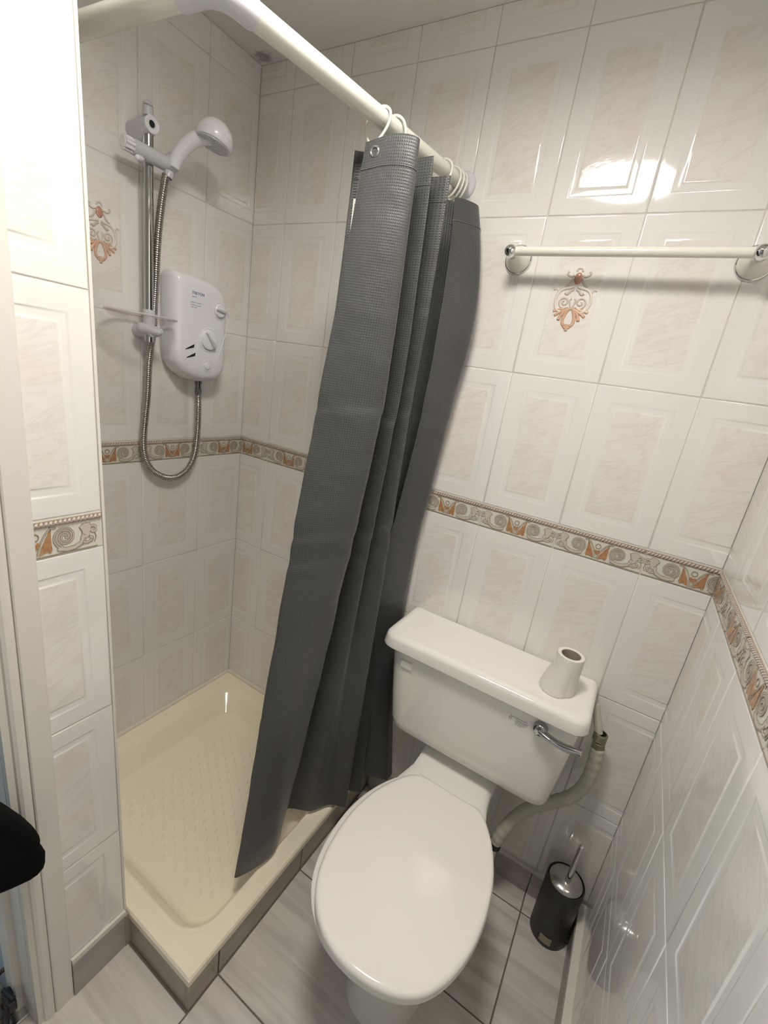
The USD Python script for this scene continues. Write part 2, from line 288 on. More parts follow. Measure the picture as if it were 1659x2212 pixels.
def make_motif(t, O, U, N):
    """raised rosette: copper gem, paired scrolls, copper leaves; about 0.09 x 0.125 m, centred just below the tile's middle"""
    O = O + np.array((0, 0, 0.0))
    def T(P, r, seg=8): return local(tube(np.array([(a, b, .0004) for a, b in spline(P, 28)]), r, seg, ell=.75), O, U, N)
    cream, taupe, cop = [], [], []
    for s in (1, -1):
        m = lambda P: [(s * a, b) for a, b in P]
        cream += [T(m([(.004, .030), (.015, .026), (.028, .022), (.036, .012), (.038, -.004), (.033, -.018), (.022, -.024)]), .0032),
                  T(m([(.036, .018), (.041, .024), (.045, .021)]), .0022)]
        sp = [(.018 + r * math.cos(a), -.004 + r * math.sin(a)) for r, a in zip(np.linspace(.0135, .002, 26), np.linspace(-2.4, -2.4 + 10.2, 26))]
        taupe += [local(tube(np.array([(s * a, b, .0004) for a, b in sp]), .0021, 8, ell=.75), O, U, N), T(m([(.003, .004), (.006, -.002), (.002, -.014), (.0, -.02)]), .0018),
                  T(m([(.009, .052), (.018, .050), (.024, .054), (.022, .060)]), .0021), T(m([(.010, .046), (.014, .036), (.024, .028)]), .0022), T(m([(.003, .022), (.009, .020), (.014, .014), (.020, .016)]), .0030)]
        cop += [T(m([(.003, -.016), (.010, -.030), (.012, -.046), (.006, -.054)]), .0036), T(m([(.006, -.020), (.017, -.030), (.022, -.042)]), .0036), T(m([(.010, -.020), (.024, -.027), (.033, -.033)]), .0034), T(m([(.014, -.019), (.028, -.021), (.038, -.024)]), .0030)]
    cop += [T([(0, -.050), (0, -.058), (0, -.064)], .0034), T([(-.008, -.052), (-.004, -.058), (.004, -.058), (.008, -.052)], .0026)]
    taupe += [T([(-.006, .060), (-.003, .066), (.003, .066), (.006, .060)], .0018)]
    gem = trimesh.creation.icosphere(2); gem.vertices *= (.0085, .0125, .0035); gem.vertices += (0, .046, .0004)
    obj('motif_scrolls', cat(*cream), 'motif_cream', t, smooth=True, label='raised cream scrolls'); obj('motif_curls', cat(*taupe), 'motif_taupe', t, smooth=True)
    obj('motif_leaves', cat(*cop), 'motif_copper', t, smooth=True, label='copper coloured leaves'); obj('motif_gem', local(gem, O, U, N), 'motif_gem', t, smooth=True, label='oval copper boss')
def wall(name, label): return thing(name, label, 'wall', kind='structure')

wb = wall('wall_back', 'back wall of cream panelled tiles behind the toilet and shower')
obj('grout_bed', bx(-.1, W + .1, 0.0015, .1, 0, ZC), 'grout', wb)
tiled(wb, (0, 0, 0), (1, 0, 0), (0, -1, 0), [0] + [.1355 + TW * k for k in range(7)] + [W], .088, ZC, motif=[(5, 1)])
wl = wall('wall_left', 'tiled shower wall carrying the electric shower and riser rail')
obj('grout_bed', bx(-.1, -.0015, YN - .01, .1, 0, ZC), 'white_grout', wl)
tiled(wl, (0, YN, 0), (0, 1, 0), (1, 0, 0), [0, YN * -1 - .5771, -YN - .3771, -YN - .1771, -YN], ZT + .004, ZC, u_off={0: TW - (-YN - .5771), 3: 0.}, motif=[(1, 1)])
wr = wall('wall_right', 'glossy cream tiled wall at the right of the toilet')
obj('grout_bed', bx(W + .0015, W + .1, YF, .1, 0, ZC), 'white_grout', wr)
tiled(wr, (W, 0, 0), (0, -1, 0), (-1, 0, 0), [0] + [.14 + TW * k for k in range(9)] + [-YF], .088, ZC)
wd = wall('wall_doorway', 'narrow tiled wall between the doorway and the shower')
# masonry with a slightly leaning end; the tiles are built upright and sheared with it
def lean(m):
    m = m.copy(); z = m.vertices[:, 2]; y = m.vertices[:, 1]; k = np.clip((y + .95) / .205, 0, 1); m.vertices[:, 1] = y - LEAN * k * z; return m
_obj = obj
def obj(name, mesh, *a, **k): return _obj(name, lean(mesh), *a, **k)
obj('grout_bed', bx(.40, XN - .0015, -.93, YN - .0005, 0, ZC), 'white_grout', wd)
tiled(wd, (XN, -.8640, 0), (0, 1, 0), (1, 0, 0), [0, -YN * -1 + .8640 - .0012], .118, ZC, u_off={0: TW - (.8640 + YN) + .0012})
obj = _obj
we = wall('wall_shower_end', 'plain end wall of the shower recess behind the doorway wall')
obj('plaster', bx(-.1, XN - .06, -.80, YN - .012, 0, ZC), 'tile_side', we)
wf = wall('wall_front', 'plain grey green wall behind the viewer')
obj('plaster', bx(.40, W + .1, YF - .1, YF, 0, ZC), 'front_paint', wf)
wo = wall('wall_door_side', 'plain wall on the far side of the door opening')
obj('plaster', cat(bx(.40, XN, YF, -1.72, 0, ZC), bx(.40, XN, -1.72, -.93, 2.02, ZC)), 'tile_side', wo)
obj('ceiling', bx(-.1, W + .1, YF - .1, .1, ZC, ZC + .08), 'ceiling_paint', label='white painted ceiling with a mould spot in the shower corner', cat='ceiling', kind='structure')

# tile trim along the leaning corner, frame of the doorway
t1 = thing('trim_1', 'white plastic trim strip on the outer corner of the doorway tiling', 'trim', kind='structure')
obj('strip', lean(cat(bx(XN - .008, XN + .0012, YN - .0012, YN + .0035, ZT - .003, ZC), bx(XN - .03, XN - .006, YN - .002, YN + .0025, ZT, ZC))), 'white_paint', t1)
t2 = thing('trim_2', 'white painted wooden door frame with worn moulded edges', 'door frame', kind='structure')
def upright(pts, z0=0.0, z1=2.06): return prism(Polygon(pts), z1 - z0, (0, 0, z0))
obj('casing', upright([(.505, -.8655), (.5165, -.8655), (.5175, -.868), (.5175, -.898), (.5160, -.900), (.505, -.900)]), 'white_paint', t2)
obj('moulding', upright([(.49, -.899), (.511, -.899), (.5145, -.902), (.5165, -.907), (.5165, -.914), (.5140, -.919), (.508, -.922), (.502, -.9225), (.502, -.930), (.490, -.930)]), 'white_paint', t2)
obj('jamb', upright([(.40, -.925), (.493, -.925), (.495, -.927), (.495, -.9315), (.478, -.933), (.40, -.933)]), 'white_paint', t2)
obj('door_stop', upright([(.415, -.93), (.452, -.93), (.452, -.944), (.449, -.947), (.418, -.947), (.415, -.944)]), 'white_paint', t2)
obj('far_jamb', cat(bx(.40, .5175, -1.755, -1.715, 0, 2.06), bx(.40, .5175, -1.755, -.868, 2.02, 2.08)), 'white_paint', t2)

# ------------------------------------------------------------------ floor, skirting
fl = thing('floor', 'grey streaked ceramic floor tiles', 'floor', kind='structure')
obj('grout_bed', cat(bx(.444, W + .02, YF, .02, -.06, -.0016), bx(-1.0, W + .1, -2.5, .1, -.15, -.05)), 'floor_grout', fl)
ys = [0, -.072, -.366, -.6595, -.953, -1.2465, -1.54, -1.8335, YF]; xs = [.472, .7425, 1.3275, W]
def slab(x0, x1, y0, y1, z0, z1, c=.0012):
    a, b = sbox(x0, y0, x1, y1), sbox(x0 + c, y0 + c, x1 - c, y1 - c)
    R = np.array([[(p[0], p[1], z) for p in (np.array(q.exterior.coords)[:4])] for q, z in ((a, z0), (a, z1 - c), (b, z1))]); 
    return skin(R, True, True)
for j in range(len(ys) - 1):
    for i in range(len(xs) - 1):
        x0 = xs[i]
        if i == 0 and ys[j + 1] > -.74: continue
        y0, y1 = ys[j + 1], ys[j]
        if i == 0 and y1 > -.744: y1 = -.744
        m = slab(x0 + .0017, xs[i + 1] - .0017, y0 + .0017, y1 - .0017, -.008, 0)
        obj('floor_tile', m, 'floor_tile', fl)
def skirting(name, label, pieces, capm='white_grout'):
    s = thing(name, label, 'skirting', kind='structure')
    for (x0, x1, y0, y1, z1) in pieces: obj('skirting_tile', slab(x0, x1, y0, y1, 0.0005, z1), 'skirting_tile', s)
    return s
s1 = skirting('baseboard_back', 'grey tile skirting along the back wall behind the toilet', [(XT + .010, 1.3260, -.011, .002, .079), (1.3290, W - .021, -.011, .002, .079)])
obj('caulk', bx(XT + .01, W - .02, -.0085, .002, .0788, .0895), 'white_grout', s1)
s2 = skirting('baseboard_right', 'grey tile skirting along the right wall', [(W - .020, W + .002, -.3645, -.0015, .079), (W - .020, W + .002, -.9515, -.3675, .079), (W - .020, W + .002, -1.54, -.9545, .079)])
obj('caulk', bx(W - .0185, W + .002, -1.54, -.011, .0788, .0895), 'white_grout', s2)
s3 = skirting('baseboard_doorway', 'short grey tile skirting under the doorway wall', [(XN - .004, XN + .0085, -.8645, YN - .004, .1055)])
obj('caulk', bx(XN - .004, XN + .007, -.8645, YN - .003, .1053, .1165), 'white_paint', s3)

# ------------------------------------------------------------------ hall beyond the doorway
hf = thing('hall_floor', 'pale grey hall floor tiles beyond the doorway', 'floor', kind='structure')
for i in range(4):
    for j in range(5): obj('floor_tile', slab(-.90 + i * .335 + .0015, -.90 + (i + 1) * .335 - .0015, -2.40 + j * .32 + .0015, -2.40 + (j + 1) * .32 - .0015, -.012, -.002), 'hall_floor', hf)
obj('grout_bed', bx(-.9, .44, -2.4, -.80, -.05, -.0045), 'floor_grout', hf)
obj('trim_3', rbox(.436, .474, -1.72, -.926, -.006, .0035, .003), 'brushed_steel', label='metal threshold strip in the doorway', cat='threshold', kind='structure')
hw = thing('hall_walls', 'pale blue hall walls beyond the doorway', 'wall', kind='structure')
obj('plaster', cat(bx(-1.0, -.9, -2.5, -.75, 0, 2.3), bx(-1.0, .40, -2.5, -2.4, 0, 2.3), bx(-.9, .40, -.865, -.80, 0, 2.3), bx(-1.0, .40, -2.5, -.75, 2.3, 2.36), bx(.385, .40, -2.4, -1.755, 0, 2.3), bx(.385, .40, -.93, -.86, 0, 2.3), bx(.385, .40, -1.755, -.93, 2.06, 2.3)), 'hall_paint', hw)

# ------------------------------------------------------------------ shower tray
def tray():
    x1, y0 = XT, YT; n = 190; X = np.linspace(.0, x1, n); Y = np.linspace(y0, 0, n); GX, GY = np.meshgrid(X, Y, indexing='ij')
    def sd(ix0, ix1, iy0, iy1, r):      # signed distance inside a rounded rectangle
        cx, cy = (ix0 + ix1) / 2, (iy0 + iy1) / 2; hx, hy = (ix1 - ix0) / 2 - r, (iy1 - iy0) / 2 - r
        qx, qy = np.abs(GX - cx) - hx, np.abs(GY - cy) - hy
        return -(np.hypot(np.maximum(qx, 0), np.maximum(qy, 0)) + np.minimum(np.maximum(qx, qy), 0) - r)
    outer = sd(.068, x1 - .048, y0 + .045, -.057, .075); inner = sd(.168, x1 - .091, y0 + .105, -.150, .042)
    t = np.clip(outer / np.maximum(outer - inner, 1e-6), 0, 1); t = np.where(outer <= 0, 0, np.where(inner >= 0, 1, t)); t = np.interp(t, [0, .05, .12, .62, .80, 1], [0, .012, .07, .86, .965, 1])
    Z = ZT - .064 * t - .004 * np.clip(inner / .2, 0, 1)
    Z -= .0016 * np.exp(-((outer + .004) / .004) ** 2)       # fine ledge round the well
    Z += .0012 * np.exp(-((inner - .001) / .003) ** 2)       # soft bead where the floor starts
    edge = np.minimum.reduce([x1 - GX, GY - y0]); Z -= .006 * np.clip(1 - edge / .006, 0, 1) ** 2
    V = np.stack([GX, GY, Z], -1).reshape(-1, 3); i, j = np.meshgrid(np.arange(n - 1), np.arange(n - 1), indexing='ij'); a = (i * n + j).ravel()
    F = np.vstack([np.stack([a, a + n, a + n + 1], 1), np.stack([a, a + n + 1, a + 1], 1)])
    top = trimesh.Trimesh(V, F, process=False)
    skirt = prism(unary_union([sbox(x1 - .004, y0, x1, -.001), sbox(XN, y0, x1, y0 + .004)]), ZT - .0062 - .0868, (0, 0, .0868))
    return cat(top, skirt), X, Y, Z
tr = thing('shower_tray', 'cream square shower tray with a studded floor', 'shower tray', (0, 0, 0))
tm_, TX, TY, TZ = tray(); obj('basin', tm_, 'tray', tr, smooth=40)
from scipy.interpolate import RegularGridInterpolator
tz = RegularGridInterpolator((TX, TY), TZ); bumps = []
for i, x in enumerate(np.arange(.225, .63, .026)):
    for j, y in enumerate(np.arange(-.595, -.17, .034)):
        xx, yy = x, y + (.017 if i % 2 else 0)
        if yy > -.17: continue
        b = trimesh.creation.icosphere(1); b.vertices *= (.0034, .0088, .0022); c, s_ = math.cos(.6), math.sin(.6)
        b.vertices = b.vertices @ np.array([[c, s_, 0], [-s_, c, 0], [0, 0, 1]]); b.vertices += (xx, yy, float(tz((xx, yy)))); bumps.append(b)
obj('grip_studs', cat(*bumps), 'tray', tr, smooth=True, kind='stuff')
obj('caulk', cat(tube([(.004, YT, ZT + .001), (.004, -.004, ZT + .001)], .0085, 10), tube([(.004, -.004, ZT + .001), (XT, -.004, ZT + .001)], .0085, 10)), 'tray_caulk', tr, smooth=True)
obj('corner_block', bx(XN - .02, XN + .010, YT - .010, YT + .004, 0, ZT - .004), 'plinth_tile', tr)
for a, b in ((YT + .0015, -.661), (-.658, -.368), (-.365, -.002)): obj('plinth_tile', bx(XT - .014, XT - .0015, a + .0015 * (a > YT + .01), b, 0, .0875), 'plinth_tile', tr, label='grey tile cladding of the tray side')
obj('plinth_tile', bx(XN, XT - .0145, YT + .0015, YT + .012, 0, .0875), 'plinth_tile', tr)

# ------------------------------------------------------------------ electric shower on the left wall
es = thing('electric_shower', 'white electric shower box with two dials on the shower wall', 'shower', (0, -.230, 1.33))
def es_outline(d):
    o = Polygon([(-.098, .285), (-.098, .085), (-.090, .050), (-.070, .024), (-.035, .006), (.005, .000), (.045, .004), (.072, .018), (.086, .042), (.089, .080), (.089, .225), (.082, .258), (.060, .278), (.020, .290), (-.040, .294), (-.085, .292)])
    return o.buffer(-.018).buffer(.018 - d, 12)
def es_ring(d, x): p = ring_pts(es_outline(d), 120); p = np.roll(p, -int(np.argmin(np.abs(np.arctan2(p[:, 1] - .15, p[:, 0])))), 0); return [(x, -.230 + a, 1.313 + b) for a, b in p]
prof = [(.006, .001), (.006, .016), (.0005, .017), (0, .024), (.001, .044), (.004, .058), (.009, .0675), (.015, .0730), (.023, .0765), (.036, .0778), (.06, .0780)]
obj('casing', skin(np.array([es_ring(d, x) for d, x in prof])), 'plastic_white', es, smooth=50)
ax = (1, 0, 0)
def dial(y, z, r, h, rot, nm):
    d = obj(nm, lathe([(0, .0754), (r * 1.28, .0754), (r * 1.28, .0789), (r * 1.16, .0799), (r * 1.06, .0779), (r, .0779), (r * .97, .0779 + h), (r * .85, .0799 + h), (0, .0802 + h)], 40, (0, y, z), ax), 'plastic_white', es, smooth=40)
    g = rbox(-.004, .004, -r * .92, r * .92, 0, .008, .0028, 8); g.vertices[:, 0] *= np.interp(g.vertices[:, 1], [-r, r], [.45, 1.6])
    c, s_ = math.cos(rot), math.sin(rot); v = g.vertices
    g.vertices = np.stack([.0779 + h + v[:, 2], y + c * v[:, 0] - s_ * v[:, 1], z + s_ * v[:, 0] + c * v[:, 1]], 1)
    obj('grip', g, 'plastic_grey', d, smooth=40)
dial(-.217, 1.438, 0.0275, .0075, math.radians(-140), 'temperature_dial'); dial(-.182, 1.525, 0.0190, .0060, math.radians(-95), 'power_dial')
obj('push_button', lathe([(0, .0754), (.0175, .0754), (.0175, .0789), (.0150, .0796), (.0135, .0779), (.0115, .0779), (.0108, .0814), (.007, .0827), (0, .0829)], 32, (0, -.219, 1.364), ax), 'plastic_white', es, smooth=40)
for y, z in ((-.279, 1.411), (-.275, 1.388)):
    obj('indicator', prism(Polygon([(y - .014, z - .007), (y + .013, z + .008), (y + .012, z + .0005)]).buffer(.0007), .0012, (.0776, 0, 0), (0, 1, 0), (0, 0, 1)), 'print_black', es, label='dark tapered indicator window')
def words(s, h, y, z, x=.0778): 
    m = meshkit.text_mesh(s, h, .0005); m.vertices = np.stack([x + m.vertices[:, 2], y + m.vertices[:, 0], z + m.vertices[:, 1]], 1); return m
obj('lettering', words('TRITON', .0075, -.276, 1.5525), 'print_blue', es, label='dark blue name lettering')
obj('small_lettering', cat(words('enrich', .0040, -.276, 1.5445), words('electric shower', .0034, -.279, 1.5300), words('temperature control', .0026, -.279, 1.5235), words('start stop', .0030, -.277, 1.5180)), 'print_pale_blue', es, label='rows of small pale blue print')
arc = [(.0779, -.146, 1.53), (.0774, -.152, 1.48), (.0774, -.166, 1.43), (.0768, -.184, 1.385), (.0755, -.198, 1.362)]
obj('front_ridge', tube(spline(arc, 30), .0016, 8), 'plastic_white', es, smooth=True)
obj('outlet', lathe([(.0075, .012), (.0095, .010), (.0095, -.006), (.0105, -.007), (.0105, -.012), (.0085, -.013), (.0085, -.030), (.0, -.030)], 20, (.030, -.212, 1.318)), 'dark_chrome', es, smooth=40)

# ------------------------------------------------------------------ riser rail, handset, hose, soap dish
RX, RY = .052, -.386
rr = thing('riser_rail', 'chrome riser rail with white bracket and sliding handset holder', 'shower rail', (0, RY, 1.40))
obj('rail', tube([(RX, RY, 1.408), (RX, RY, 1.935)], .0118, 24), 'rail_chrome', rr, smooth=40)
obj('end_cap', lathe([(0, .020), (.006, .019), (.0105, .014), (.012, .006), (.012, -.012), (0, -.012)], 24, (RX, RY, 1.926)), 'plastic_grey', rr, smooth=40)
S = lambda r, p, n=20: m3.Manifold.sphere(r, n).translate(p)
C = lambda r, x0, x1, p, n=28: m3.Manifold.cylinder(x1 - x0, r, r, n).rotate((0, 90, 0)).translate((x0, p[0], p[1]))
br = m3.Manifold.batch_hull([C(.0205, .0, .004, (RY - .004, 1.888)), C(.018, .060, .068, (RY, 1.896)), C(.010, .0, .004, (RY - .004, 1.858))])
obj('top_bracket', tm(br), 'plastic_grey', rr, smooth=35)
obj('bracket_face', lathe([(.0185, .066), (.0185, .0695), (.0165, .071), (.0075, .0695), (.0070, .060), (0, .060)], 28, (0, RY, 1.896), ax), 'plastic_white', rr, smooth=40)
obj('screw_hole', lathe([(.0072, .0700), (.0060, .0704), (0, .0704)], 20, (0, RY - .0015, 1.897), ax), 'black_hole', rr, label='dark screw hole')
br2 = m3.Manifold.batch_hull([C(.017, .0, .004, (RY, 1.432)), C(.015, .060, .070, (RY, 1.436))]); obj('bottom_bracket', tm(br2), 'plastic_grey', rr, smooth=35)
SX, SZ = .070, 1.832
sl = obj('slider', cat(lathe([(.0, 0), (.0150, 0), (.0170, .003), (.0170, .085), (.0175, .095), (.0165, .106), (.012, .112), (0, .113)], 32, (SX, -.437, SZ), (0, 1, 0)), tube([(SX, -.341, SZ + .006), (SX + .010, -.335, SZ + .018)], (.0165, .0145), 24)), 'plastic_grey', rr, smooth=40)
kn = [lathe([(0, 0), (.0105, 0), (.0115, .002), (.0115, .020), (0, .020)], 24, (SX, -.458, SZ), (0, 1, 0))]
for k in range(9): a = k * 2 * math.pi / 9; kn.append(tube([(SX + .0125 * math.cos(a), -.457, SZ + .0125 * math.sin(a)), (SX + .0125 * math.cos(a), -.437, SZ + .0125 * math.sin(a))], .0038, 8))
obj('ribbed_knob', cat(*kn), 'plastic_white', sl, smooth=40)
obj('release_button', tm(m3.Manifold.hull(S(.006, (SX + .008, -.428, SZ - .020)) + S(.007, (SX + .002, -.416, SZ - .016)))), 'plastic_white', sl, smooth=True)

hs = thing('hand_shower', 'white hand shower head held in the slider', 'shower head', (.085, -.338, SZ))
hp = spline([(.080, -.338, 1.826), (.087, -.334, 1.848), (.105, -.322, 1.878), (.128, -.304, 1.901), (.150, -.285, 1.912)], 30)
obj('handle', tube(hp, np.interp(np.linspace(0, 1, 30), [0, .3, .75, 1], [.0135, .0155, .0172, .0205]), 24), 'plastic_white', hs, smooth=True)
hc = np.array((.158, -.281, 1.905)); hn = np.array((-.10, -.22, -.97)); hn /= np.linalg.norm(hn)
obj('head', lathe([(0, -.043), (.012, -.0415), (.024, -.036), (.034, -.027), (.0405, -.016), (.0430, -.006), (.0425, -.0045), (.0440, -.003), (.0440, .006), (.0415, .011), (.0380, .0125), (0, .0125)], 44, hc, hn), 'plastic_white', hs, smooth=35)
fp = obj('spray_plate', lathe([(.0375, .011), (.0375, .0140), (.0345, .0150), (.0335, .0135), (.024, .0135), (.023, .0150), (.020, .0150), (.019, .0135), (0, .0130)], 40, hc, hn), 'plastic_grey', hs, smooth=30)
a_, b_, c_ = frame(hn); noz = []
for r, k in ((.029, 22), (.0145, 10), (.008, 6)):
    for q in range(k):
        t = q * 2 * math.pi / k; d = trimesh.creation.icosphere(1, .0014); d.vertices += hc + a_ * r * math.cos(t) + b_ * r * math.sin(t) + c_ * .0138; noz.append(d)
obj('nozzles', cat(*noz), 'plastic_white', fp, smooth=True, kind='stuff')
tabd = np.array((.0, .97, -.12)); tabd -= hn * (tabd @ hn); tabd /= np.linalg.norm(tabd)
obj('mode_lever', tube([hc + tabd * .040 + hn * .002, hc + tabd * .047 + hn * .002, hc + tabd * .053 + hn * .002], (.0055, .0050, .0030), 12), 'plastic_cream', hs, smooth=True, label='small white spray lever')
obj('hose_collar', lathe([(.0095, 0), (.0110, .002), (.0110, .014), (.0095, .016)], 20, (.079, -.352, 1.800), (.05, .25, 1)), 'plastic_grey', hs, smooth=40)

ho = thing('shower_hose', 'grey metal shower hose looping below the electric shower', 'hose', (.03, -.30, 1.01))
HP = [(.078, -.356, 1.806), (.068, -.362, 1.74), (.056, -.364, 1.66), (.046, -.363, 1.57), (.038, -.362, 1.50), (.036, -.366, 1.43), (.032, -.374, 1.36), (.030, -.378, 1.27), (.026, -.386, 1.17), (.024, -.386, 1.10), (.024, -.368, 1.050), (.024, -.335, 1.022), (.024, -.294, 1.010), (.024, -.253, 1.022), (.025, -.223, 1.060), (.027, -.211, 1.12), (.029, -.2085, 1.20), (.030, -.211, 1.27), (.030, -.212, 1.292)]
path = spline(HP, 900); seg = np.r_[0, np.cumsum(np.linalg.norm(np.diff(path, axis=0), axis=1))]
obj('tube', tube(path, 0.0090 + .0009 * np.sin(seg * 2 * math.pi / .0052), 12), 'hose_steel', ho, smooth=True)
obj('end_nut', lathe([(.0085, 0), (.0105, .002), (.0105, .020), (.0085, .022)], 6, (.030, -.212, 1.272)), 'dark_chrome', ho)

sd_ = thing('soap_dish', 'clear plastic soap dish clipped on the riser rail', 'soap dish', (.075, -.43, 1.463))
def ell_ring(sx, sy, z, n=48): t = np.linspace(0, 2 * np.pi, n, endpoint=False); return np.stack([.085 + sx * np.cos(t), -.425 + sy * np.sin(t), np.full(n, z)], 1)
obj('dish', skin(np.array([ell_ring(.048, .074, 1.452), ell_ring(.058, .084, 1.462), ell_ring(.062, .088, 1.471), ell_ring(.0600, .086, 1.4715), ell_ring(.0555, .081, 1.464), ell_ring(.046, .072, 1.4555)])), 'clear_sheet', sd_, smooth=40)
obj('rim', tube(np.vstack([ell_ring(.061, .087, 1.4712), ell_ring(.061, .087, 1.4712)[:1]]), .0032, 8, caps=False), 'frosted_rim', sd_, smooth=True)
obj('clip', cat(tm(m3.Manifold.batch_hull([S(.014, (.052, RY - .020, 1.440)), S(.016, (.060, RY + .006, 1.436)), S(.010, (.078, RY + .010, 1.436))])), tube([(RX, RY, 1.428), (RX, RY, 1.488)], .0148, 20)), 'plastic_grey', sd_, smooth=40)
obj('clip_screw', lathe([(0, 0), (.0095, 0), (.0095, .010), (.006, .013), (0, .0135)], 16, (.072, RY + .012, 1.436), (.9, .25, 0)), 'plastic_white', sd_, smooth=40)

# ------------------------------------------------------------------ curtain rail, curtain, rings
cr = thing('curtain_rail', 'white tubular L-shaped shower curtain rail with elbow', 'curtain rail', (.7, 0, 1.88))
R0, R1, R2, R3 = np.array((.718, -.002, 1.882)), np.array((.6645, -.642, 1.8445)), np.array((.612, -.684, 1.8435)), np.array((.36, -.700, 1.842))
bend = spline([R0 + (R1 - R0) * .98, R1, (.659, -.664, 1.844), (.646, -.678, 1.8438), R2 + (.010, .0005, 0), R2 + (-.016, -.0012, 0)], 30)
obj('long_tube', tube(np.linspace(R0, R1, 20), .0158, 24), 'rail_white', cr, smooth=40)
obj('elbow', tube(bend, .0178, 24), 'elbow_white', cr, smooth=40, label='moulded elbow fitting')
obj('short_tube', tube(np.linspace(R2 + (-.008, -.001, 0), R3, 8), .0158, 24), 'rail_white', cr, smooth=40)
obj('wall_flange', lathe([(.0, -.001), (.030, -.001), (.030, .004), (.025, .010), (.021, .013), (.020, .030), (.0165, .031)], 32, (.7182, .0, 1.882), R1 - R0), 'elbow_white', cr, smooth=35)
for ry, which in ((-.343, 'white plastic curtain ring nearest the viewer, threaded through a metal eyelet'), (-.289, 'second white curtain ring from the near end, standing behind the first'), (-.108, 'white curtain ring alone between the near pair and the bunch by the wall'), (-.066, 'first curtain ring of the bunch crowded against the wall end of the rail'), (-.050, 'middle curtain ring of the bunch crowded at the wall end of the rail'), (-.034, 'last curtain ring of the bunch, closest to the rail flange on the wall')):
    t = (0 - ry) / .631; c = R0 + (R1 - R0) * t; a = np.linspace(0, 2 * np.pi, 37)
    tilt = {-.343: .30, -.289: -.28}.get(ry, .12)
    P = np.stack([c[0] + .024 * np.sin(a) * (1 - .25 * np.cos(a + math.pi)), c[1] + tilt * (.030 * np.cos(a)), c[2] - .014 + .033 * np.cos(a)], 1)
    x = thing('curtain_ring', which, 'curtain ring', c, group='curtain rings on the rail')
    obj('loop', tube(P, .0025, 10, caps=False), 'rail_white', x, smooth=True)

cu = thing('shower_curtain', 'dark grey waffle weave shower curtain bunched beside the toilet', 'curtain', (.70, -.2, .12))
# fold lines of the cloth from its free edge to the wall: (x, y) at heights 1.815, 1.56, 1.40, .80 and .125
FOLDS = [((.635, -.338), (.640, -.352), (.644, -.372), (.636, -.43), (.630, -.500)),
         ((.668, -.318), (.668, -.338), (.668, -.360), (.655, -.430), (.650, -.500)),
         ((.690, -.378), (.682, -.398), (.676, -.416), (.668, -.480), (.668, -.552)),
         ((.735, -.372), (.733, -.380), (.728, -.388), (.716, -.420), (.703, -.452)),
         ((.785, -.352), (.784, -.340), (.780, -.336), (.732, -.350), (.668, -.372)),
         ((.640, -.292), (.645, -.292), (.650, -.292), (.650, -.30), (.645, -.330)),
         ((.780, -.285), (.785, -.280), (.782, -.275), (.750, -.275), (.705, -.290)),
         ((.672, -.238), (.700, -.238), (.715, -.236), (.725, -.238), (.735, -.240)),
         ((.792, -.225), (.792, -.222), (.784, -.218), (.782, -.214), (.780, -.214)),
         ((.680, -.160), (.688, -.165), (.695, -.170), (.705, -.180), (.715, -.185)),
         ((.775, -.060), (.795, -.062), (.795, -.066), (.745, -.070), (.788, -.140)),
         ((.755, -.118), (.774, -.127), (.772, -.127), (.725, -.120), (.735, -.095)),
         ((.785, -.048), (.830, -.050), (.815, -.045), (.778, -.045), (.835, -.045)),
         ((.760, -.018), (.790, -.016), (.785, -.016), (.765, -.016), (.835, -.016))]
def curtain():
    from scipy.interpolate import PchipInterpolator, CubicSpline
    zs = np.array([1.815, 1.56, 1.40, .80, .125]); K = np.array(FOLDS, float); m, n = 200, 260
    zz = np.linspace(1.815, .125, n); B = np.stack([PchipInterpolator(zs[::-1], K[:, ::-1], axis=1)(z) for z in zz], 1)   # fold, z, 2
    u = np.linspace(0, len(K) - 1, m); X = np.empty((m, n, 3))
    for j in range(n):
        t = PchipInterpolator(np.arange(len(K)), B[:, j])(u); X[:, j, :2] = t; X[:, j, 2] = zz[j]
    # rounded folds and small creases; cloth hangs lower between rings
    X[:, :, 0] += .0030 * (meshkit.fbm(np.stack([np.repeat(u[:, None] * 1.1, n, 1), np.repeat(zz[None] * 5., m, 0), np.zeros((m, n))], -1), 3) - .5)
    cre = meshkit.fbm(np.stack([np.repeat(u[:, None] * .45, n, 1), np.repeat(zz[None] * 11., m, 0), np.zeros((m, n)) + 3.3], -1), 3)
    X[:, :, 1] += .012 * (cre - .5) * np.clip((1.80 - zz)[None] * 3, 0, 1)
    f = np.clip((zz - 1.62) / .19, 0, 1); dip = (.5 - .5 * np.cos(2 * np.pi * u))[:, None] * 0
    X[:, :, 2] += f[None] * (.006 * np.sin(u * 2.2 + .6))[:, None]
    # horizontal packing creases
    for zc, am in ((1.33, .0018), (1.05, .0022), (.985, .0015), (.60, .0014)):
        X[:, :, 1] += am * np.tanh((zz[None] - zc + .012 * np.sin(u * 1.3)[:, None]) / .006) * np.exp(-((zz[None] - zc + .012 * np.sin(u * 1.3)[:, None]) / .03) ** 2)
    return X, m, n
CX, cm, cn = curtain()
def sheet(X, th=.0007):
    m, n, _ = X.shape; i, j = np.meshgrid(np.arange(m - 1), np.arange(n - 1), indexing='ij'); a = (i * n + j).ravel()
    F = np.vstack([np.stack([a, a + n, a + n + 1], 1), np.stack([a, a + n + 1, a + 1], 1)]); return trimesh.Trimesh(X.reshape(-1, 3), F, process=False)
su = np.cumsum(np.r_[np.zeros((1, cn)), np.linalg.norm(np.diff(CX, axis=0), axis=2)], axis=0); su = np.repeat(su[:, cn // 2][:, None], cn, 1)
